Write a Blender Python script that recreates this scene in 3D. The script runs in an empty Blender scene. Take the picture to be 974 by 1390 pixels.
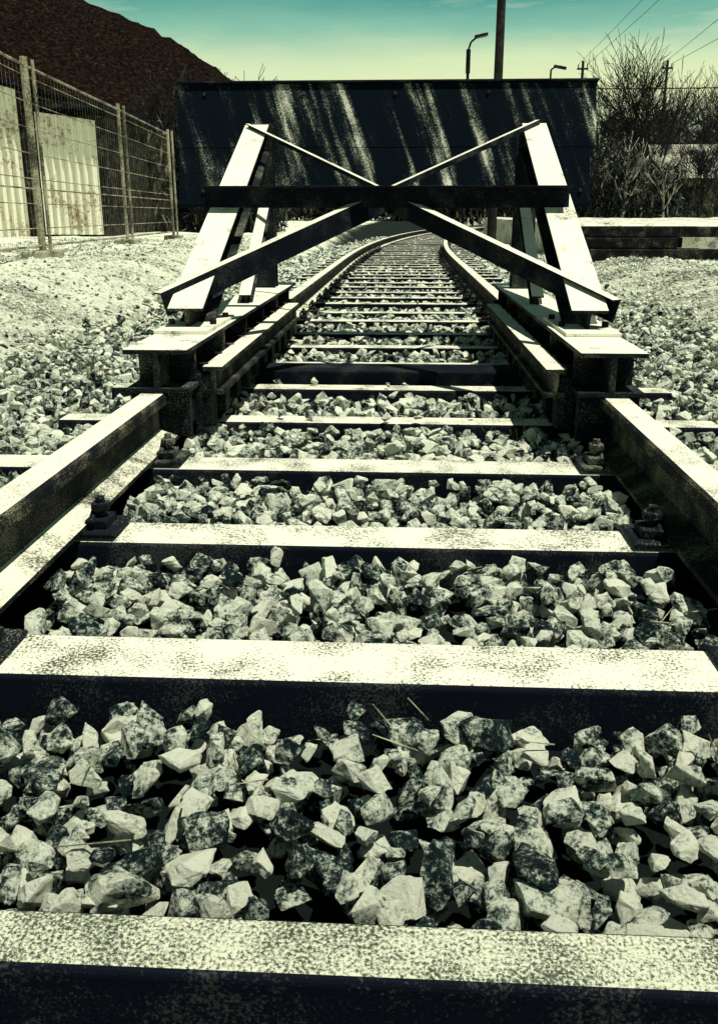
import bpy, bmesh, math, random
import numpy as np
from mathutils import Vector, Matrix, noise
random.seed(7); rng=np.random.default_rng(11)
R=math.radians
scene=bpy.context.scene

# ------------------------------------------------------------------ helpers
def link(o,parent=None):
    scene.collection.objects.link(o)
    if parent: o.parent=parent
    return o
def empty(name):
    o=bpy.data.objects.new(name,None); o.empty_display_size=.2
    return link(o)
class MB:
    def __init__(s): s.v=[]; s.f=[]; s.m=[]
    def add(s,vs,fs,m=0):
        b=len(s.v); s.v+= [tuple(v) for v in vs]
        for i,f in enumerate(fs):
            s.f.append([b+k for k in f]); s.m.append(m if isinstance(m,int) else m[i])
    def box(s,x0,x1,y0,y1,z0,z1,m=0,top=None):
        vs=[(x0,y0,z0),(x1,y0,z0),(x1,y1,z0),(x0,y1,z0),(x0,y0,z1),(x1,y0,z1),(x1,y1,z1),(x0,y1,z1)]
        t=m if top is None else top
        s.add(vs,[(0,3,2,1),(4,5,6,7),(0,1,5,4),(1,2,6,5),(2,3,7,6),(3,0,4,7)],[m,t,m,m,m,m])
    def extr(s,p0,p1,prof,mats=0,up=Vector((0,0,1))):
        p0=Vector(p0);p1=Vector(p1);d=(p1-p0).normalized()
        r=d.cross(up).normalized(); u=r.cross(d).normalized()
        n=len(prof)
        vs=[p0+r*a+u*b for a,b in prof]+[p1+r*a+u*b for a,b in prof]
        fs=[(i,(i+1)%n,n+(i+1)%n,n+i) for i in range(n)]+[tuple(range(n-1,-1,-1)),tuple(range(n,2*n))]
        ml=[mats]*(n+2) if isinstance(mats,int) else list(mats)+[mats[-1]]*(n+2-len(mats))
        s.add(vs,fs,ml)
    def tube(s,p0,p1,r0,r1=None,n=8,m=0,cap=True):
        r1=r0 if r1 is None else r1
        p0=Vector(p0);p1=Vector(p1);d=(p1-p0)
        if d.length<1e-6: return
        d.normalize(); a=Vector((0,0,1)) if abs(d.z)<.9 else Vector((1,0,0))
        r=d.cross(a).normalized();u=r.cross(d)
        vs=[];
        for p,q in((p0,r0),(p1,r1)):
            for i in range(n):
                t=2*math.pi*i/n; vs.append(p+(r*math.cos(t)+u*math.sin(t))*q)
        fs=[(i,(i+1)%n,n+(i+1)%n,n+i) for i in range(n)]
        if cap: fs+=[tuple(range(n-1,-1,-1)),tuple(range(n,2*n))]
        s.add(vs,fs,m)
    def obj(s,name,mats,parent=None,recalc=True,bevel=0,smooth=False):
        me=bpy.data.meshes.new(name); me.from_pydata(s.v,[],s.f)
        for m in mats: me.materials.append(m)
        me.polygons.foreach_set('material_index',s.m)
        me.polygons.foreach_set('use_smooth',[smooth]*len(s.f))
        if recalc:
            bm=bmesh.new(); bm.from_mesh(me); bmesh.ops.recalc_face_normals(bm,faces=bm.faces); bm.to_mesh(me); bm.free()
        o=bpy.data.objects.new(name,me); link(o,parent)
        if bevel:
            b=o.modifiers.new('bev','BEVEL'); b.width=bevel; b.segments=2; b.limit_method='ANGLE'
        return o
def iprof(W,H,tf,tw):
    return [(-W/2,H/2),(W/2,H/2),(W/2,H/2-tf),(tw/2,H/2-tf),(tw/2,-H/2+tf),(W/2,-H/2+tf),(W/2,-H/2),(-W/2,-H/2),(-W/2,-H/2+tf),(-tw/2,-H/2+tf),(-tw/2,H/2-tf),(-W/2,H/2-tf)]
IM=[1]+[0]*13  # top face takes the pale material, so sunlight is painted onto it

# ------------------------------------------------------------------ materials
def mk(name):
    m=bpy.data.materials.new(name); m.use_nodes=True
    nt=m.node_tree; b=nt.nodes['Principled BSDF']; return m,nt,b
def nnoise(nt,scale,detail=5,rough=.6,vec=None):
    n=nt.nodes.new('ShaderNodeTexNoise'); n.inputs['Scale'].default_value=scale
    n.inputs['Detail'].default_value=detail; n.inputs['Roughness'].default_value=rough
    if vec is not None: nt.links.new(vec,n.inputs['Vector'])
    return n.outputs['Fac']
def ramp(nt,fac,stops):
    r=nt.nodes.new('ShaderNodeValToRGB'); e=r.color_ramp.elements
    e[0].position=stops[0][0]; e[0].color=(*stops[0][1],1)
    e[1].position=stops[-1][0]; e[1].color=(*stops[-1][1],1)
    for p,c in stops[1:-1]:
        q=e.new(p); q.color=(*c,1)
    nt.links.new(fac,r.inputs[0]); return r.outputs[0]
def math_(nt,op,a,b):
    n=nt.nodes.new('ShaderNodeMath'); n.operation=op
    for i,x in enumerate((a,b)):
        if isinstance(x,(int,float)): n.inputs[i].default_value=x
        else: nt.links.new(x,n.inputs[i])
    return n.outputs[0]
def mix(nt,fac,a,b,mode='MIX'):
    n=nt.nodes.new('ShaderNodeMix'); n.data_type='RGBA'; n.blend_type=mode
    for k,x in ((0,fac),(6,a),(7,b)):
        if isinstance(x,(int,float)): n.inputs[k].default_value=x
        elif isinstance(x,tuple): n.inputs[k].default_value=(*x,1)
        else: nt.links.new(x,n.inputs[k])
    return n.outputs[2]
def mapping(nt,vec,scale=(1,1,1),rot=(0,0,0)):
    mp=nt.nodes.new('ShaderNodeMapping'); mp.inputs['Scale'].default_value=scale; mp.inputs['Rotation'].default_value=rot
    nt.links.new(vec,mp.inputs[0]); return mp.outputs[0]
def objco(nt,scale=None):
    t=nt.nodes.new('ShaderNodeTexCoord')
    return t.outputs['Object'] if scale is None else mapping(nt,t.outputs['Object'],scale)
def bump(nt,b,h,strength,dist=.01):
    n=nt.nodes.new('ShaderNodeBump'); n.inputs['Strength'].default_value=strength; n.inputs['Distance'].default_value=dist
    nt.links.new(h,n.inputs['Height']); nt.links.new(n.outputs[0],b.inputs['Normal'])
def speck(name,dark,light,thr=.5,soft=.05,fine=220,coarse=6,cw=.5,rough=.8,bs=.3,metal=0,bd=.004,spec=.2):
    """two-tone weathered surface: fine grain modulated by large patches"""
    m,nt,b=mk(name); v=objco(nt)
    f=nnoise(nt,fine,3,.7,v); c=nnoise(nt,coarse,5,.6,v)
    s=math_(nt,'ADD',math_(nt,'MULTIPLY',f,1-cw),math_(nt,'MULTIPLY',c,cw))
    col=ramp(nt,s,[(thr-soft,dark),(thr+soft,light)])
    nt.links.new(col,b.inputs['Base Color']); b.inputs['Roughness'].default_value=rough; b.inputs['Metallic'].default_value=metal
    b.inputs['Specular IOR Level'].default_value=spec
    bump(nt,b,s,bs,bd); return m
M_top =speck('polished_and_lit_steel',(.14,.15,.10),(.80,.80,.66),thr=.43,soft=.04,fine=260,coarse=8,cw=.35)  # polished rail heads; also painted sunlight on clamp rails and brace flanges
M_lit=speck('lit_top_steel',(.10,.11,.07),(.80,.80,.66),thr=.41,soft=.03,fine=170,coarse=7,cw=.5)  # pale tone paints sunlight onto upward faces of struts and beams
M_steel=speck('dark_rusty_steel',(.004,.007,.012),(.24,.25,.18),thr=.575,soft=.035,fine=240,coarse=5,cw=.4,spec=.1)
M_rust=speck('rusty_web',(.004,.007,.011),(.22,.21,.14),thr=.56,soft=.04,fine=260,coarse=7,cw=.4,spec=.1)
M_foot=speck('lit_rail_foot',(.04,.04,.03),(.72,.73,.58),thr=.47,soft=.05,fine=180,coarse=9,cw=.5)  # pale tone paints sunlight on the foot top
M_black=speck('dark_steel_and_shade',(.003,.005,.011),(.05,.055,.05),thr=.57,soft=.045,spec=.08)  # near-black: painted shade on sleeper sides and brace webs, plain dark elsewhere
M_timber=speck('creosoted_timber',(.006,.007,.009),(.13,.12,.09),thr=.57,soft=.05,fine=60,coarse=6,spec=.1)
M_conc=speck('pale_concrete',(.10,.10,.075),(.80,.80,.66),thr=.46,soft=.05,fine=50,coarse=4,cw=.5)
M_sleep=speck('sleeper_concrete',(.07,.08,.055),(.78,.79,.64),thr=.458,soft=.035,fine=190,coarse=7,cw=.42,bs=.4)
M_sleep2=speck('sleeper_concrete_worn',(.05,.065,.045),(.60,.62,.48),thr=.49,soft=.05,fine=230,coarse=7,cw=.38,bs=.4)
M_galv=speck('galvanised_pipe',(.05,.05,.035),(.45,.42,.30),thr=.50,soft=.06,fine=60,coarse=3)
M_bark=speck('bark',(.008,.009,.010),(.05,.045,.035),thr=.55,soft=.08,fine=30,coarse=4)
M_birch=speck('birch_bark',(.02,.02,.02),(.50,.50,.40),thr=.50,soft=.06,fine=5,coarse=2)
M_straw=speck('dry_grass',(.03,.035,.02),(.45,.44,.28),thr=.50,soft=.08,fine=25,coarse=6)

def rockmat(name,off):
    m,nt,b=mk(name); v=objco(nt)
    g=nt.nodes.new('ShaderNodeNewGeometry')
    f=nnoise(nt,120,7,.8,v); c=nnoise(nt,24,4,.6,v)
    s=math_(nt,'ADD',math_(nt,'MULTIPLY',f,.58),math_(nt,'MULTIPLY',c,.42))
    s=math_(nt,'ADD',s,math_(nt,'ADD',off,math_(nt,'MULTIPLY',math_(nt,'SUBTRACT',g.outputs['Random Per Island'],.5),.17)))
    col=ramp(nt,s,[(.415,(.005,.014,.018)),(.46,(.08,.115,.10)),(.495,(.50,.56,.46)),(.55,(.84,.87,.72))])
    nt.links.new(col,b.inputs['Base Color']); b.inputs['Roughness'].default_value=.9; b.inputs['Specular IOR Level'].default_value=.08
    bump(nt,b,f,1.0,.009); return m
M_rock=rockmat('crushed_stone',0.005); M_peb=rockmat('verge_stone',.03)

m,nt,b=mk('gravelly_ground'); v=objco(nt)
f=nnoise(nt,20,10,.85,v); c=nnoise(nt,.9,5,.65,v); f2=nnoise(nt,75,5,.8,v)
s=math_(nt,'ADD',math_(nt,'MULTIPLY',f,.36),math_(nt,'ADD',math_(nt,'MULTIPLY',f2,.34),math_(nt,'MULTIPLY',c,.30)))
sx=nt.nodes.new('ShaderNodeSeparateXYZ'); nt.links.new(v,sx.inputs[0])
mr=nt.nodes.new('ShaderNodeMapRange'); nt.links.new(sx.outputs[0],mr.inputs[0])
mr.inputs[1].default_value=-4; mr.inputs[2].default_value=2.5; mr.inputs[3].default_value=.030; mr.inputs[4].default_value=-.008
s=math_(nt,'ADD',s,mr.outputs[0])
ab=math_(nt,'ABSOLUTE',sx.outputs[0],0); mr2=nt.nodes.new('ShaderNodeMapRange'); nt.links.new(ab,mr2.inputs[0])
mr2.inputs[1].default_value=1.3; mr2.inputs[2].default_value=1.9; mr2.inputs[3].default_value=-.16; mr2.inputs[4].default_value=0  # ground darkened under the ballast: shade of the stone gaps put into colour
s=math_(nt,'ADD',s,mr2.outputs[0])
col=ramp(nt,s,[(.455,(.012,.018,.016)),(.49,(.22,.24,.18)),(.515,(.82,.84,.68))])
nt.links.new(col,b.inputs['Base Color']); b.inputs['Roughness'].default_value=.95; b.inputs['Specular IOR Level'].default_value=.05
bump(nt,b,f,.8,.04); M_ground=m
m,nt,b=mk('streaked_board'); 
v2=objco(nt); vr=mapping(nt,v2,rot=(0,R(19),0)); v1=mapping(nt,vr,scale=(5.2,1,.38))
st=nnoise(nt,1.5,4,.6,v1); fg=nnoise(nt,150,4,.75,v2); cg=nnoise(nt,3.2,5,.65,v2)
s=math_(nt,'ADD',math_(nt,'MULTIPLY',st,.56),math_(nt,'ADD',math_(nt,'MULTIPLY',fg,.28),math_(nt,'MULTIPLY',cg,.16)))
col=ramp(nt,s,[(.51,(.0025,.006,.011)),(.545,(.02,.03,.028)),(.585,(.42,.44,.35)),(.61,(.90,.90,.75))])
nt.links.new(col,b.inputs['Base Color']); b.inputs['Roughness'].default_value=.9; b.inputs['Specular IOR Level'].default_value=.03
bump(nt,b,fg,.3,.003); M_board=m
m,nt,b=mk('wooded_mountain'); v=objco(nt)
s=nnoise(nt,.9,8,.85,v)
col=ramp(nt,s,[(.48,(.004,.003,.003)),(.60,(.026,.017,.012)),(.70,(.11,.075,.045))])
nt.links.new(col,b.inputs['Base Color']); b.inputs['Roughness'].default_value=1; b.inputs['Specular IOR Level'].default_value=0
M_mtn=m
m,nt,b=mk('dark_foliage'); g=nt.nodes.new('ShaderNodeNewGeometry')
col=ramp(nt,g.outputs['Random Per Island'],[(.0,(.004,.007,.010)),(.85,(.022,.025,.022)),(1,(.28,.28,.20))])
nt.links.new(col,b.inputs['Base Color']); b.inputs['Roughness'].default_value=1; b.inputs['Specular IOR Level'].default_value=0; M_leaf=m
m,nt,b=mk('lamp_glass'); b.inputs['Base Color'].default_value=(.3,.3,.25,1); b.inputs['Roughness'].default_value=.2; M_glass=m
M_corr=speck('white_corrugated_metal',(.30,.22,.12),(.88,.86,.72),thr=.43,soft=.05,fine=14,coarse=1.5,cw=.5)
M_plaster=speck('house_plaster',(.02,.022,.02),(.34,.34,.26),thr=.50,soft=.06,fine=5,coarse=.6)
M_roof=speck('roof_tiles',(.03,.03,.026),(.42,.42,.33),thr=.50,soft=.05,fine=9,coarse=.7)

# ------------------------------------------------------------------ ground
def shift(y): return .0032*(y-12)**2 if y>12 else 0.0
def sm(a,b,x):
    t=min(1,max(0,(x-a)/(b-a))); return t*t*(3-2*t)
def gz(x,y):
    xr=x-shift(min(y,45)); z=-.11
    if xr<0: z+=.40*sm(1.55,2.9,-xr)
    else: z+=.26*sm(1.6,3.2,xr)
    z+=.07*(noise.noise(Vector((x*.6,y*.6,3)))) * sm(1.3,2.2,abs(xr))
    z+=.035*(noise.noise(Vector((x*4,y*4,1)))) * sm(1.3,2.2,abs(xr))
    return z
def axis(segs):
    out=[]
    for a,b,n in segs: out+=list(np.linspace(a,b,n,endpoint=False))
    return out+[segs[-1][1]]
xs=axis([(-900,-60,8),(-60,-12,16),(-12,-5,30),(-5,5,150),(5,12,24),(12,60,16),(60,900,8)])
ys=axis([(-60,-2,6),(-2,14,220),(14,50,80),(50,150,12),(150,1600,8)])
mb=MB(); nx=len(xs)
mb.v=[(x,y,gz(x,y)) for y in ys for x in xs]
mb.f=[[j*nx+i,j*nx+i+1,(j+1)*nx+i+1,(j+1)*nx+i] for j in range(len(ys)-1) for i in range(nx-1)]
mb.m=[0]*len(mb.f)
mb.obj('ground',[M_ground],recalc=False,smooth=True)

# ------------------------------------------------------------------ track
track=empty('railway_track')
def cpt(s): return Vector((shift(s),s,0))
ysm=list(np.linspace(-.6,12,8))+list(np.linspace(12.6,46,55))
def railmesh(side):
    hw=.046
    prof=[(-.5*.145,0),(.5*.145,0),(.5*.145,.012),(.010,.034),(.010,.115),(hw,.125),(hw,.152),(hw-.008,.16),(-hw+.008,.16),(-hw,.152),(-hw,.125),(-.010,.115),(-.010,.034),(-.5*.145,.012)]
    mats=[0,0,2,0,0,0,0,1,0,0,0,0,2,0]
    xo=side*(.7175+hw); n=len(prof); mb=MB(); vs=[]
    for y in ysm:
        c=cpt(y); t=(cpt(y+.1)-cpt(y-.1)).normalized(); r=Vector((t.y,-t.x,0))
        for a,bz in prof: vs.append(c+r*(xo+a)+Vector((0,0,bz+.012)))
    fs=[];ms=[]
    for k in range(len(ysm)-1):
        for i in range(n):
            fs.append((k*n+i,k*n+(i+1)%n,(k+1)*n+(i+1)%n,(k+1)*n+i)); ms.append(mats[i])
    mb.add(vs,fs,ms); return mb
for sd in(-1,1): railmesh(sd).obj('rail',[M_rust,M_top,M_foot if sd<0 else M_rust],track)  # left foot pale as if sunlit, right foot dark: light put into colour
SP=.632; sleepers=[.695]+[1.345+SP*i for i in range(0,66)]
mb=MB(); fb=MB()
for i,y in enumerate(sleepers):
    c=cpt(y); t=(cpt(y+.1)-cpt(y-.1)).normalized(); r=Vector((t.y,-t.x,0))
    w=.076 if i>0 else .040; yc=c if i>0 else c+Vector((0,.035,0))
    if i>3: w=.062
    jit=random.uniform(-.012,.012) if i>3 else 0
    zt=random.uniform(-.012,.002) if i>1 else 0
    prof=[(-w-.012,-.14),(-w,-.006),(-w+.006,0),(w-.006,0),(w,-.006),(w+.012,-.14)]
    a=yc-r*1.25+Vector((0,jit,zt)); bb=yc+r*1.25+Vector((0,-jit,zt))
    mb.extr(a,bb,prof,[1,1,2 if i==0 else 0,1,1,1,1,1])  # near-black sides under a pale top: shade painted into the sleeper
    if y<20:
        for sd in(-1,1):
            xc=sd*.7635+c.x
            fb.box(xc-.15,xc+.15,y-.07,y+.07,.0025,.012)
            for s2 in(-1,1):
                xx=xc+s2*.098
                fb.box(xx-.03,xx+.024,y-.038,y+.038,.012,.034)
                fb.tube((xx,y,.03),(xx,y,.085),.012,n=6)
                fb.tube((xx,y,.05),(xx,y,.07),.024,n=6)
                fb.tube((xx-.01*s2,y-.05,.03),(xx-.03*s2,y+.05,.045),.009,n=6)
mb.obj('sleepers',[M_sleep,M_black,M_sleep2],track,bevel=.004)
fb.obj('rail_fastenings',[M_steel],track,bevel=.003)

# ------------------------------------------------------------------ ballast
def template(npts,bev,seed):
    rg=np.random.default_rng(seed); bm=bmesh.new()
    sc=np.array([1,rg.uniform(.6,.95),rg.uniform(.42,.75)])
    for i in range(npts):
        p=rg.normal(size=3); p/=np.linalg.norm(p); p=np.sign(p)*np.abs(p)**.7
        p*=rg.uniform(.8,1.12)*sc
        bm.verts.new(p)
    r=bmesh.ops.convex_hull(bm,input=bm.verts)
    bmesh.ops.delete(bm,geom=[g for g in r['geom_interior'] if isinstance(g,bmesh.types.BMVert)],context='VERTS')
    bmesh.ops.dissolve_limit(bm,angle_limit=R(18),verts=bm.verts,edges=bm.edges)
    if bev:
        bmesh.ops.bevel(bm,geom=list(bm.edges),offset=.03,segments=1,affect='EDGES',profile=.5,clamp_overlap=True)
        bmesh.ops.triangulate(bm,faces=bm.faces)
        for lim in (.35,.28):
            bmesh.ops.subdivide_edges(bm,edges=[e for e in bm.edges if e.calc_length()>lim],cuts=1)
            bmesh.ops.triangulate(bm,faces=bm.faces)
        for vv in bm.verts:
            vv.co*=1+.11*noise.noise(vv.co*2.2+Vector((seed,0,0)))+.07*noise.noise(vv.co*6+Vector((seed,9,0)))
    bmesh.ops.triangulate(bm,faces=bm.faces)
    V=np.array([v.co[:] for v in bm.verts]); 
    bm.verts.index_update(); F=np.array([[v.index for v in f.verts] for f in bm.faces]); bm.free()
    return V,F
def rotm(n):
    q=rng.normal(size=(n,4)); q/=np.linalg.norm(q,axis=1)[:,None]; w,x,y,z=q.T
    return np.stack([1-2*(y*y+z*z),2*(x*y-z*w),2*(x*z+y*w),2*(x*y+z*w),1-2*(x*x+z*z),2*(y*z-x*w),2*(x*z-y*w),2*(y*z+x*w),1-2*(x*x+y*y)],1).reshape(n,3,3)
def scatter(name,groups,mat):
    VV=[];FF=[];off=0
    for pos,size,temps in groups:
        pos=np.array(pos);size=np.array(size); idx=rng.integers(0,len(temps),len(pos))
        for k,(V,F) in enumerate(temps):
            s_=idx==k; n=s_.sum()
            if n==0: continue
            Rm=rotm(n); W=np.einsum('nij,vj->nvi',Rm,V)*size[s_][:,None,None]; W[:,:,2]*=.85
            W+=pos[s_][:,None,:]
            FF.append((F[None]+(np.arange(n)*len(V))[:,None,None]+off).reshape(-1,3)); VV.append(W.reshape(-1,3)); off+=n*len(V)
    V=np.concatenate(VV);F=np.concatenate(FF); me=bpy.data.meshes.new(name)
    me.vertices.add(len(V)); me.vertices.foreach_set('co',V.astype(np.float32).ravel())
    me.loops.add(F.size); me.loops.foreach_set('vertex_index',F.astype(np.int32).ravel())
    me.polygons.add(len(F)); me.polygons.foreach_set('loop_start',np.arange(0,F.size,3,dtype=np.int32))
    me.update(calc_edges=True); me.polygons.foreach_set('use_smooth',[False]*len(F))
    me.materials.append(mat); me.validate(); o=bpy.data.objects.new(name,me); link(o); print(name,len(F)); return o
Tn=[template(13+k%6,True,k) for k in range(18)]
Tf=[template(10+k%4,False,100+k) for k in range(12)]
def sdist(x,y):
    if abs(x-shift(y))>1.27: return 9
    return min(abs(y-(s_ if s_>1 else s_+.035))-(.085 if s_>1 else .05) for s_ in sleepers)
def surf(x,y):
    xr=x-shift(y); base=-.055 if y<1.3 else -.042
    return max(base,gz(x,y)+.03) if abs(xr)>1.3 else base
near=([],[]);far=([],[])
def layer(y0,y1,xw,sp,dz,smin,smax,keep=1.0,marg=.45):
    for y in np.arange(y0,y1,sp):
        for x in np.arange(-xw,xw,sp):
            if random.random()>keep: continue
            px=x+random.uniform(-.45,.45)*sp; py=y+random.uniform(-.45,.45)*sp
            size=random.uniform(smin,smax)
            if random.random()<.14: size*=1.35
            ax=abs(px)
            if abs(ax-.7635)<.06+size*.5: continue
            if ax>1.65 and random.random()<(ax-1.65)/(.7 if px>0 else .5): continue
            xx=px+shift(py)
            if py<22:
                d=sdist(xx,py)
                if d<size*marg: continue
            z=surf(xx,py)+dz+random.uniform(-.012,.012)+.012*noise.noise(Vector((px*4,py*4,0)))
            tgt=near if py<3.3 else far
            tgt[0].append((xx,py,z)); tgt[1].append(size)
layer(.78,3.3,1.9,.046,-.022,.018,.033)
layer(.80,3.3,1.9,.050,.010,.018,.035,.85,.55)
layer(3.3,7,2.3,.052,-.016,.022,.036)
layer(3.3,7,2.3,.066,.012,.022,.038,.9,.35)
layer(7,15,2.3,.062,-.005,.026,.042,1,.3)
layer(15,32,1.9,.10,-.01,.035,.055,1,.2)
for i in range(60):
    s_=random.choice(sleepers[4:18]); px=random.uniform(-.66,.66)
    far[0].append((px+shift(s_),s_+random.uniform(-.06,.06),.012)); far[1].append(random.uniform(.014,.026))
scatter('ballast_gravel',[(near[0],near[1],Tn),(far[0],far[1],Tf)],M_rock)
pp=[];ps=[]
for i in range(34000):
    y=2.2+15*random.random()**1.3; sd=random.choice((-1,1)); x=sd*random.uniform(1.6,6.2)
    if sd<0 and random.random()<sm(2.0,3.2,-x)*.35: continue
    if x>2.7 and y>14.9: continue
    pp.append((x+shift(y),y,gz(x+shift(y),y)+.002)); ps.append(random.uniform(.006,.020)*(1+.05*y))
scatter('verge_pebbles',[(pp,ps,Tf)],M_peb)

# ------------------------------------------------------------------ buffer stop
bs=empty('buffer_stop')
for sd in(-1,1):
    mb=MB(); x=sd*.745
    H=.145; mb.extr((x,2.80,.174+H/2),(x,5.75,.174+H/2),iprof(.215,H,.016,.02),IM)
    mb.obj('base_beam',[M_steel,M_lit],bs,bevel=.002)
    mb=MB()
    for y in (2.95,3.45,3.95,4.45,4.95,5.45):
        mb.box(x-.10,x-.012,y-.008,y+.008,.192,.30); mb.box(x+.012,x+.10,y-.008,y+.008,.192,.30)
    mb.box(x-.10,x+.10,2.83,2.86,.02,.172)
    for y in np.arange(3.0,5.6,.24):
        xi=x-sd*.115
        mb.box(xi-.03,xi+.03,y-.045,y+.045,.03,.21); mb.tube((xi,y,.2),(xi,y,.245),.018,n=6)
    mb.obj('stiffeners_and_clamps',[M_steel],bs,bevel=.003)
    mb=MB(); xi=x-sd*.155
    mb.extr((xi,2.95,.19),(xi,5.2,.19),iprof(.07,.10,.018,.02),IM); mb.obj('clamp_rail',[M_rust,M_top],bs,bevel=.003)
    mb=MB()
    A=Vector((sd*.755,3.30,.335)); B=Vector((sd*.785,5.32,1.165))
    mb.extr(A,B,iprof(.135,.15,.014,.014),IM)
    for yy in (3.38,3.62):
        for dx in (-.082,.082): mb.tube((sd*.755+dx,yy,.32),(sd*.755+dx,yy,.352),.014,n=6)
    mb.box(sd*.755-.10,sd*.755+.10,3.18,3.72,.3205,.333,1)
    mb.obj('raking_strut',[M_steel,M_lit],bs,bevel=.002)
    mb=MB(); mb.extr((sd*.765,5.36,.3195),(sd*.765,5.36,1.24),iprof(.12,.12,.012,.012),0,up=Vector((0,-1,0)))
    mb.extr((sd*.72,4.35,.33),(sd*.75,5.28,.78),iprof(.06,.07,.01,.01),IM); mb.obj('post',[M_steel,M_lit],bs,bevel=.002)
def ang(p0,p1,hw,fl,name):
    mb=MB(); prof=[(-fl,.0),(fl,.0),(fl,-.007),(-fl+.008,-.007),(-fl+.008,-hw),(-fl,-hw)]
    mb.extr(p0,p1,prof,[1]+[0]*7); mb.obj(name,[M_black,M_top],bs,bevel=.0012)  # pale flange over near-black web paints the lit top edge
# slender upper arms, deeper lower arms, joined at a gusset at the crossing
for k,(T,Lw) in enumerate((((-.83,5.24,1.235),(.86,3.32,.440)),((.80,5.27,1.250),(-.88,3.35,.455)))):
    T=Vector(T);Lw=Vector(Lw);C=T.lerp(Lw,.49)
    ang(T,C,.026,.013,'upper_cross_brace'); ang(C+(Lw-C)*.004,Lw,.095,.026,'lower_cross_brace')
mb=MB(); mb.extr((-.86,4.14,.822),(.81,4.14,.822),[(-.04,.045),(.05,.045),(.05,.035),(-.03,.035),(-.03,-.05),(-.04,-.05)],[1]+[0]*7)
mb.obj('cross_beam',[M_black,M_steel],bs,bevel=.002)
mb=MB(); mb.box(-.62,.62,3.99,4.22,-.04,.045); mb.obj('tie_beam',[M_black],bs,bevel=.006)
mb=MB(); tilt=R(16)
def bp(x,z,o=0):
    return Vector((x,5.44+math.sin(tilt)*z+math.cos(tilt)*o,.80+math.cos(tilt)*z-math.sin(tilt)*o))
def bbox(x0,x1,z0,z1,o0,o1,m=0):
    vs=[bp(x0,z0,o0),bp(x1,z0,o0),bp(x1,z0,o1),bp(x0,z0,o1),bp(x0,z1,o0),bp(x1,z1,o0),bp(x1,z1,o1),bp(x0,z1,o1)]
    mb.add(vs,[(0,3,2,1),(4,5,6,7),(0,1,5,4),(1,2,6,5),(2,3,7,6),(3,0,4,7)],m)
bbox(-1.315,1.185,.34,.72,0,.06); bbox(-1.30,1.155,0,.3385,.002,.06)
bbox(-1.325,1.195,.722,.734,-.02,.09,1)
mb.obj('buffer_board',[M_board,M_black],bs,bevel=.002)
mb=MB()
for xx in (-1.0,-.35,.35,1.0): bbox(xx-.04,xx+.04,.03,.70,.062,.12)
for xx in (-1.15,-.55,0,.55,1.1):
    for zz in (.08,.66):
        p=bp(xx,zz,-.012); mb.tube(p,bp(xx,zz,.01),.011,n=6)
mb.obj('board_ribs_and_bolts',[M_steel],bs)

# ------------------------------------------------------------------ fence
fence=empty('wire_mesh_fence')
pts=[(-3.45,5.9),(-3.84,9.5),(-4.12,13.4),(-4.45,17.4)]
mp=MB(); mw=MB(); mf=MB()
for i,(x,y) in enumerate(pts):
    z=gz(x,y)
    mp.tube((x,y,z-.1),(x,y,2.28),.038 if i==1 else .026,n=10); mp.tube((x+.06,y+.07,z),(x+.06,y+.07,2.26),.020,n=8)
    mf.box(x-.12,x+.12,y-.3,y+.3,z-.05,z+.07)
for (a,b_) in zip(pts[:-1],pts[1:]):
    a=Vector((*a,0));b_=Vector((*b_,0)); L=(b_-a).length
    for z in (.42,1.0,2.2): mp.tube(a+Vector((0,0,z)),b_+Vector((0,0,z)),.013 if z!=1.0 else .009,n=6)
    for z in np.arange(.6,2.2,.25): mw.tube(a+Vector((0,0,z)),b_+Vector((0,0,z)),.005,n=4)
    for t in np.arange(.12,L,.12):
        p=a.lerp(b_,t/L); mw.tube(p+Vector((0,0,.42)),p+Vector((0,0,2.2)),.0012,n=3)
mp.obj('posts_and_rails',[M_galv],fence); mw.obj('mesh_wires',[M_galv],fence); mf.obj('concrete_feet',[M_galv],fence,bevel=.02)

# ------------------------------------------------------------------ shed
shed=empty('corrugated_shed')
def corr(name,x0,x1,y,z0,zl,zr,pitch=.17,amp=.05):
    mb=MB(); n=int((x1-x0)/pitch*8); vs=[]
    for i in range(n+1):
        x=x0+(x1-x0)*i/n; yy=y+amp*math.sin(2*math.pi*(x-x0)/pitch); t=i/n
        vs+=[(x,yy,z0),(x,yy,zl+(zr-zl)*t)]
    mb.add(vs,[(2*i,2*i+2,2*i+3,2*i+1) for i in range(n)]); return mb.obj(name,[M_corr],shed,recalc=False,smooth=True)
mb=MB(); mb.box(-12,-7.9,19.08,25,.1,3.15); mb.box(-7.9,-6.35,19.3,25,.1,2.72); mb.obj('walls',[M_timber],shed)
corr('front_cladding',-12,-7.98,19.0,.2,4.2,3.2); corr('door_cladding',-7.72,-6.45,19.2,.32,2.80,2.62)
mb=MB()
mb.extr((-12.2,18.8,4.33),(-7.75,18.8,3.22),[(0,0),(.0,.09),(-6.4,.09),(-6.4,0)]); mb.box(-7.9,-6.2,19.0,25.2,2.86,2.97)
mb.obj('roof',[M_black],shed)

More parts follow.
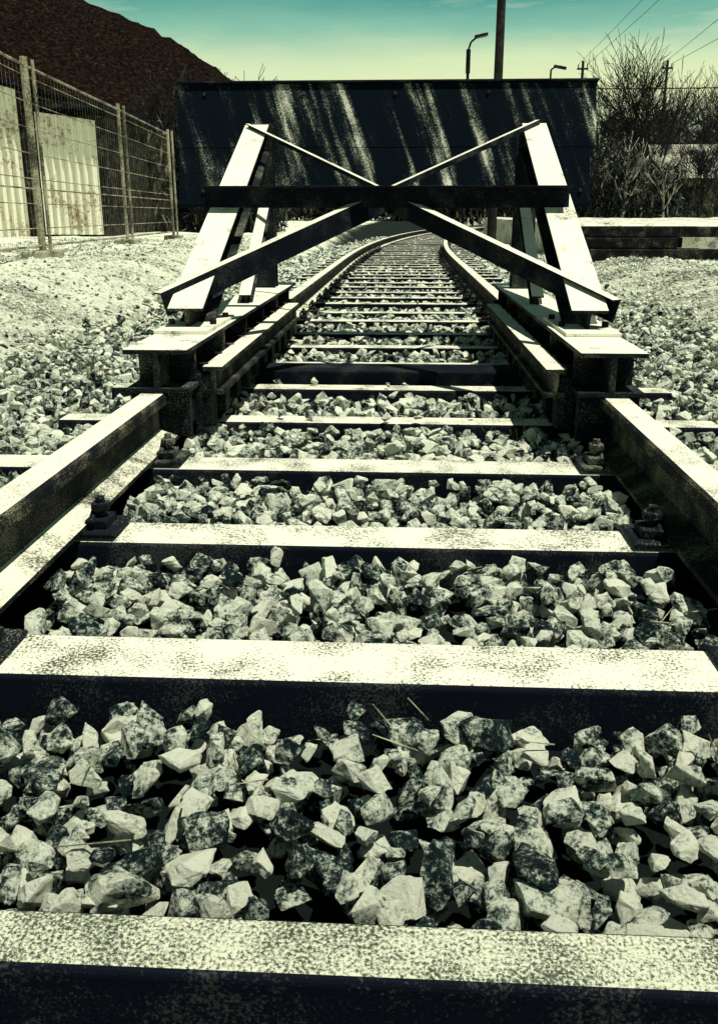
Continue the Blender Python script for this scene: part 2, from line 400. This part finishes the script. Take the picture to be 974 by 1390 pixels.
# ------------------------------------------------------------------ mountain
ctrl=[(-420,60),(-260,84),(-134,78),(-112,69),(-92,61),(-76,54),(-58,43),(-30,26),(0,13),(60,9),(160,16),(420,30)]
def ridge(x):
    for (a,ha),(b_,hb) in zip(ctrl[:-1],ctrl[1:]):
        if a<=x<=b_: t=(x-a)/(b_-a); return ha+(hb-ha)*t
    return 20
mb=MB(); X=np.linspace(-420,420,340); Y=np.linspace(150,420,90)
for y in Y:
    for x in X:
        t=sm(150,300,y)*(1-.5*sm(320,420,y)); h=ridge(x)*t
        h+=t*(3.0*noise.fractal(Vector((x*.03,y*.03,0)),1,2,4)+2.0*noise.noise(Vector((x*.3,y*.3,5))))
        mb.v.append((x,y,h-.5))
nX=len(X); mb.f=[[j*nX+i,j*nX+i+1,(j+1)*nX+i+1,(j+1)*nX+i] for j in range(len(Y)-1) for i in range(nX-1)]; mb.m=[0]*len(mb.f)
mb.obj('mountain',[M_mtn],recalc=False,smooth=True)

# ------------------------------------------------------------------ trees
def branch(mb,p,d,L,r,lev,maxl,th=1):
    segs=3; q=p
    for k in range(segs):
        d=(d+Vector((random.gauss(0,.10),random.gauss(0,.10),random.gauss(0,.05)+.03))).normalized()
        q2=q+d*(L/segs); ra=r*(1-.25*k/segs*1.6); rb=r*(1-.25*(k+1)/segs*1.6)
        mb.tube(q,q2,max(ra,.008*th),max(rb,.007*th),n=6 if lev<2 else 3,cap=False); q=q2
        if lev<maxl and (lev>0 or k>0):
            for _ in range(2 if lev<3 else 1):
                ax=Vector((random.gauss(0,1),random.gauss(0,1),random.gauss(0,.4))).normalized()
                nd=(d*.75+ax*.62+Vector((0,0,.15))).normalized()
                branch(mb,q,nd,L*random.uniform(.5,.72),max(rb*.5,.009*th),lev+1,maxl,th)
    if lev<maxl: branch(mb,q,d,L*.7,max(r*.55,.009*th),lev+1,maxl,th)
def tree(x,y,H,seed,lean=0,ml=4,name='bare_tree',mat=None,thick=.017,th=1.3):
    random.seed(seed); mb=MB()
    branch(mb,Vector((x,y,-.1)),Vector((lean,0,1)),H*.42,H*thick,0,ml,th)
    mb.obj(name,[mat or M_bark],recalc=False)
for a in [(10.2,42,7.6,3,0),(11.9,43,7.9,5,.03),(15.6,46,7.4,8,-.05),(14.0,52,7.2,77,0),(-3.6,52,8.4,13,0,3),(-6.5,26,4.6,31,0),(-5.6,29,4.9,37,0),(7.9,36,4.0,41,0,3),(11.6,36,3.9,61,0),(12.9,35,3.4,63,.1,3),(17.5,50,7.6,65,0),(10.4,31,2.4,67,0,3)]: tree(*a)
for a in [(8.3,35,4.2,51,.02),(9.3,36,4.0,52,-.03),(9.9,35,3.6,53,.05)]: tree(*a,ml=2,name='birch_tree',mat=M_birch,thick=.016,th=1.1)
random.seed(99)
def foliage(name,x0,x1,y,dep,zf,n,size):
    mb=MB()
    for i in range(n):
        x=random.uniform(x0,x1); top=zf(x)*(1+.30*noise.noise(Vector((x*.35,1,y)))+.16*noise.noise(Vector((x*1.3,4,y))))
        z=top*random.random()**.75; yy=y+random.uniform(-dep,dep)
        if noise.noise(Vector((x*.8,yy*.3,z*.8)))<-.18 and z>top*.45: continue
        s=size*random.uniform(.5,1.5)
        a=Vector((random.gauss(0,.5),random.gauss(0,.5),random.gauss(0,1)+.3)).normalized(); b_=a.orthogonal().normalized()
        p=Vector((x,yy,z)); k=random.uniform(.05,.28)
        mb.add([p+a*s*1.3,p+b_*s*k,p-a*s,p-b_*s*k],[(0,1,2,3)])
    mb.obj(name,[M_leaf],recalc=False)
foliage('tree_line',-60,70,66,4,lambda x: 7.2 if x>4 else (4.8 if x>-18 else 6),70000,.42)
foliage('hedge',-6.3,-3.2,24,1.5,lambda x:3.0,14000,.13)
foliage('shrubs',4.5,10.6,37,2,lambda x:2.4,9000,.17)
foliage('shrubs',11,21,39,1,lambda x:1.3,5000,.15)

# ------------------------------------------------------------------ right hand things
house=empty('house')
mb=MB(); mb.box(11.7,22,41,48,0,2.3); mb.obj('walls',[M_plaster],house)
mb=MB(); mb.add([(11.3,40.5,2.25),(22.4,40.5,2.25),(22.4,44.5,3.9),(11.3,44.5,3.9),(22.4,48.5,2.25),(11.3,48.5,2.25)],[(0,1,2,3),(3,2,4,5),(0,3,5),(1,4,2)]); mb.obj('roof',[M_roof],house)
mb=MB()
for xx in (12.3,13.9,15.5,17.4):
    mb.box(xx,xx+.9,40.95,40.995,.9,1.9,0); mb.box(xx+.42,xx+.48,40.91,40.948,.92,1.88,1); mb.box(xx-.06,xx+.96,40.9,40.948,.82,.888,1)
mb.obj('windows',[M_black,M_plaster],house)
mb=MB(); mb.box(15.5,16.1,44,44.6,3.5,4.7); mb.obj('chimney',[M_plaster],house)
mb=MB(); N=150; prof=[(0,-.02),(0,.46),(.35,.60),(16,.62),(16,-.02)]
for i in range(N+1):
    x=2.75+37*(i/N)**1.6
    for a,b_ in prof:
        j=.05*noise.noise(Vector((x*1.7,a,b_))); mb.v.append((x,15+a+(j*2 if a<1 else 0),b_+(j if b_>.1 else 0)))
for i in range(N):
    for k in range(4): mb.f.append([i*5+k,i*5+k+1,i*5+5+k+1,i*5+5+k]); mb.m.append(0)
mb.f.append([4,3,2,1,0]); mb.m.append(0)
mb.obj('platform',[M_conc])
mb=MB()
for k,(n_,zz) in enumerate([(3,.0),(3,.15),(2,.30)]):
    for j in range(n_):
        dx=random.uniform(-.12,.12); y0=12.5+j*.28+k*.05; z0=gz(3.2,12.6)+zz-.02
        mb.box(2.35+dx,4.15+dx+random.uniform(-.3,.3),y0,y0+.25,z0,z0+.14)
mb.obj('sleeper_stack',[M_timber],bevel=.012)

# lamps, poles, lines
lamp=empty('street_lamp'); X0=3.22; dz=-.78
mb=MB(); mb.tube((X0,50,-.2),(X0,50,9.6+dz),.11,.075,n=10); mb.tube((X0,50,8.6+dz),(X0,50,9.75+dz),.12,n=10); mb.tube((X0,50,9.75+dz),(X0+.12,50,10.1+dz),.05,n=8); mb.tube((X0+.12,50,10.1+dz),(X0+.4,50,10.32+dz),.05,n=8); mb.obj('pole_and_arm',[M_black],lamp)
mb=MB(); mb.extr((X0+.3,50,10.32+dz),(X0+.98,50,10.46+dz),[(-.14,-.05),(.14,-.05),(.10,.09),(-.10,.09)]); mb.obj('lamp_head',[M_black],lamp,bevel=.02)
mb=MB(); mb.extr((X0+.42,50,10.29+dz),(X0+.9,50,10.38+dz),[(-.1,-.03),(.1,-.03),(.1,.01),(-.1,.01)]); mb.obj('lens',[M_glass],lamp)
lamp2=empty('street_lamp'); X0=5.30
mb=MB(); mb.tube((X0,35,-.2),(X0,35,5.8),.05,.035,n=8); mb.tube((X0,35,5.8),(X0+.2,35,5.93),.03,n=8); mb.obj('pole_and_arm',[M_black],lamp2)
mb=MB(); mb.extr((X0+.1,35,5.92),(X0+.55,35,5.84),[(-.08,-.04),(.08,-.04),(.06,.05),(-.06,.05)]); mb.obj('lamp_head',[M_black],lamp2)
def upole(x,y,H,r,cw=.7):
    mb=MB(); mb.tube((x,y,-.2),(x,y,H),r*1.15,r*.85,n=12)
    mb.box(x-cw,x+cw,y-.05,y+.05,H-.5,H-.40)
    for dx in(-cw+.08,cw-.08): mb.tube((x+dx,y,H-.40),(x+dx,y,H-.18),.035,n=6)
    mb.obj('utility_pole',[M_bark])
upole(2.16,22,9.5,.10); upole(11.0,60,9.9,.10,.35); upole(16.2,60,9.9,.09,.35)
mb=MB()
def wire(a,b_,sag,r=.014):
    a=Vector(a);b_=Vector(b_);pr=a
    for i in range(1,17):
        t=i/16; p=a.lerp(b_,t); p.z-=sag*4*t*(1-t); mb.tube(pr,p,r,n=4,cap=False); pr=p
wire((10.73,60,9.72),(8.3,8,9.1),.15); wire((11.27,60,9.72),(9.3,8,9.1),.15); wire((15.93,60,9.72),(6.5,4,5.9),.1); wire((16.47,60,9.72),(9,4,5.7),.1)
wire((40,52,8.2),(9,52,7.3),.3,.03)
mb.obj('power_lines',[M_black],recalc=False)

# dry weeds between the stones and on the verges
mb=MB(); random.seed(5)
tufts=[(.50,3.15,60,.07),(-.52,3.5,50,.06),(-1.15,2.5,40,.06),(1.35,3.4,70,.10),(1.75,4.6,80,.13),(-1.5,4.2,80,.10),(.55,5.2,50,.08),(1.5,6.5,90,.12),(-1.2,3.3,50,.08),(.95,2.5,30,.06)]
for i in range(170):
    sd=random.choice((-1,1)); y=3.5+11*random.random(); tufts.append((sd*random.uniform(1.8,5.4),y,28,random.uniform(.03,.08)))
for (cx_,cy_,n_,h_) in tufts:
    if cx_>2.5 and cy_>14.8: continue
    for i in range(n_):
        a=random.uniform(0,6.28); r_=random.gauss(0,.08); px=cx_+r_*math.cos(a); py=cy_+r_*math.sin(a)
        p=Vector((px,py,max(-.06,gz(px,py))-.01))
        t=p+Vector((random.gauss(0,.035),random.gauss(0,.035),h_*random.uniform(.5,1.3))); mb.tube(p,t,.0016,.0005,n=3,cap=False)
for i in range(40):
    p=Vector((random.uniform(-.65,.65),random.uniform(.9,3.2),0))
    if sdist(p.x,p.y)<.05: continue
    p.z=-.02; a=random.uniform(0,6.28); mb.tube(p,p+Vector((math.cos(a),math.sin(a),.15))*random.uniform(.04,.10),.0014,.001,n=4)
mb.obj('dry_weeds',[M_straw],recalc=False)

# ------------------------------------------------------------------ light, sky, camera
sd_=Vector((.26,-.15,.90)).normalized()
el=math.asin(sd_.z); az=math.atan2(sd_.x,sd_.y)
L=bpy.data.lights.new('sun','SUN'); L.energy=5; L.angle=R(.5); L.color=(1,.975,.82)
lo=bpy.data.objects.new('sun',L); link(lo); lo.rotation_euler=(-sd_).to_track_quat('-Z','Y').to_euler()
w=bpy.data.worlds.new('World'); scene.world=w; w.use_nodes=True; nt=w.node_tree; bg=nt.nodes['Background']
sk=nt.nodes.new('ShaderNodeTexSky'); sk.sky_type='NISHITA'; sk.sun_disc=False; sk.sun_elevation=el; sk.sun_rotation=az
tc=nt.nodes.new('ShaderNodeTexCoord'); sp=nt.nodes.new('ShaderNodeSeparateXYZ'); nt.links.new(tc.outputs['Generated'],sp.inputs[0])
mpn=mapping(nt,tc.outputs['Generated'],scale=(2.2,2.2,15))
cl=nnoise(nt,1.3,8,.62,mpn)
zz=math_(nt,'ADD',sp.outputs[2],math_(nt,'MULTIPLY',math_(nt,'SUBTRACT',cl,.5),.05))
grad=ramp(nt,zz,[(0,(2.2,2.8,1.9)),(.07,(3.4,4.2,2.8)),(.12,(8.0,8.6,4.7)),(.15,(6.6,8.0,4.7)),(.18,(2.4,5.2,3.8)),(.215,(.4,2.9,2.55)),(.26,(.05,.9,.95)),(1,(.03,.22,.33))])
cf=ramp(nt,cl,[(.53,(0,0,0)),(.72,(.85,.85,.85))])
cc=mix(nt,cf,grad,(7.2,8.2,5.2))
fin=mix(nt,.05,cc,sk.outputs[0],'ADD')
nt.links.new(fin,bg.inputs[0]); bg.inputs[1].default_value=.1
cam=bpy.data.cameras.new('camera'); co=bpy.data.objects.new('camera',cam); link(co); scene.camera=co
co.location=(.07,0,.744); co.rotation_euler=(R(90-17.0),0,R(2.94))
cam.sensor_fit='VERTICAL'; cam.sensor_height=36; cam.sensor_width=36; cam.lens=1175/1390*36; cam.shift_y=-45/1390; cam.clip_start=.05; cam.clip_end=4000
scene.view_settings.view_transform='Standard'; scene.view_settings.look='None'; scene.view_settings.exposure=0
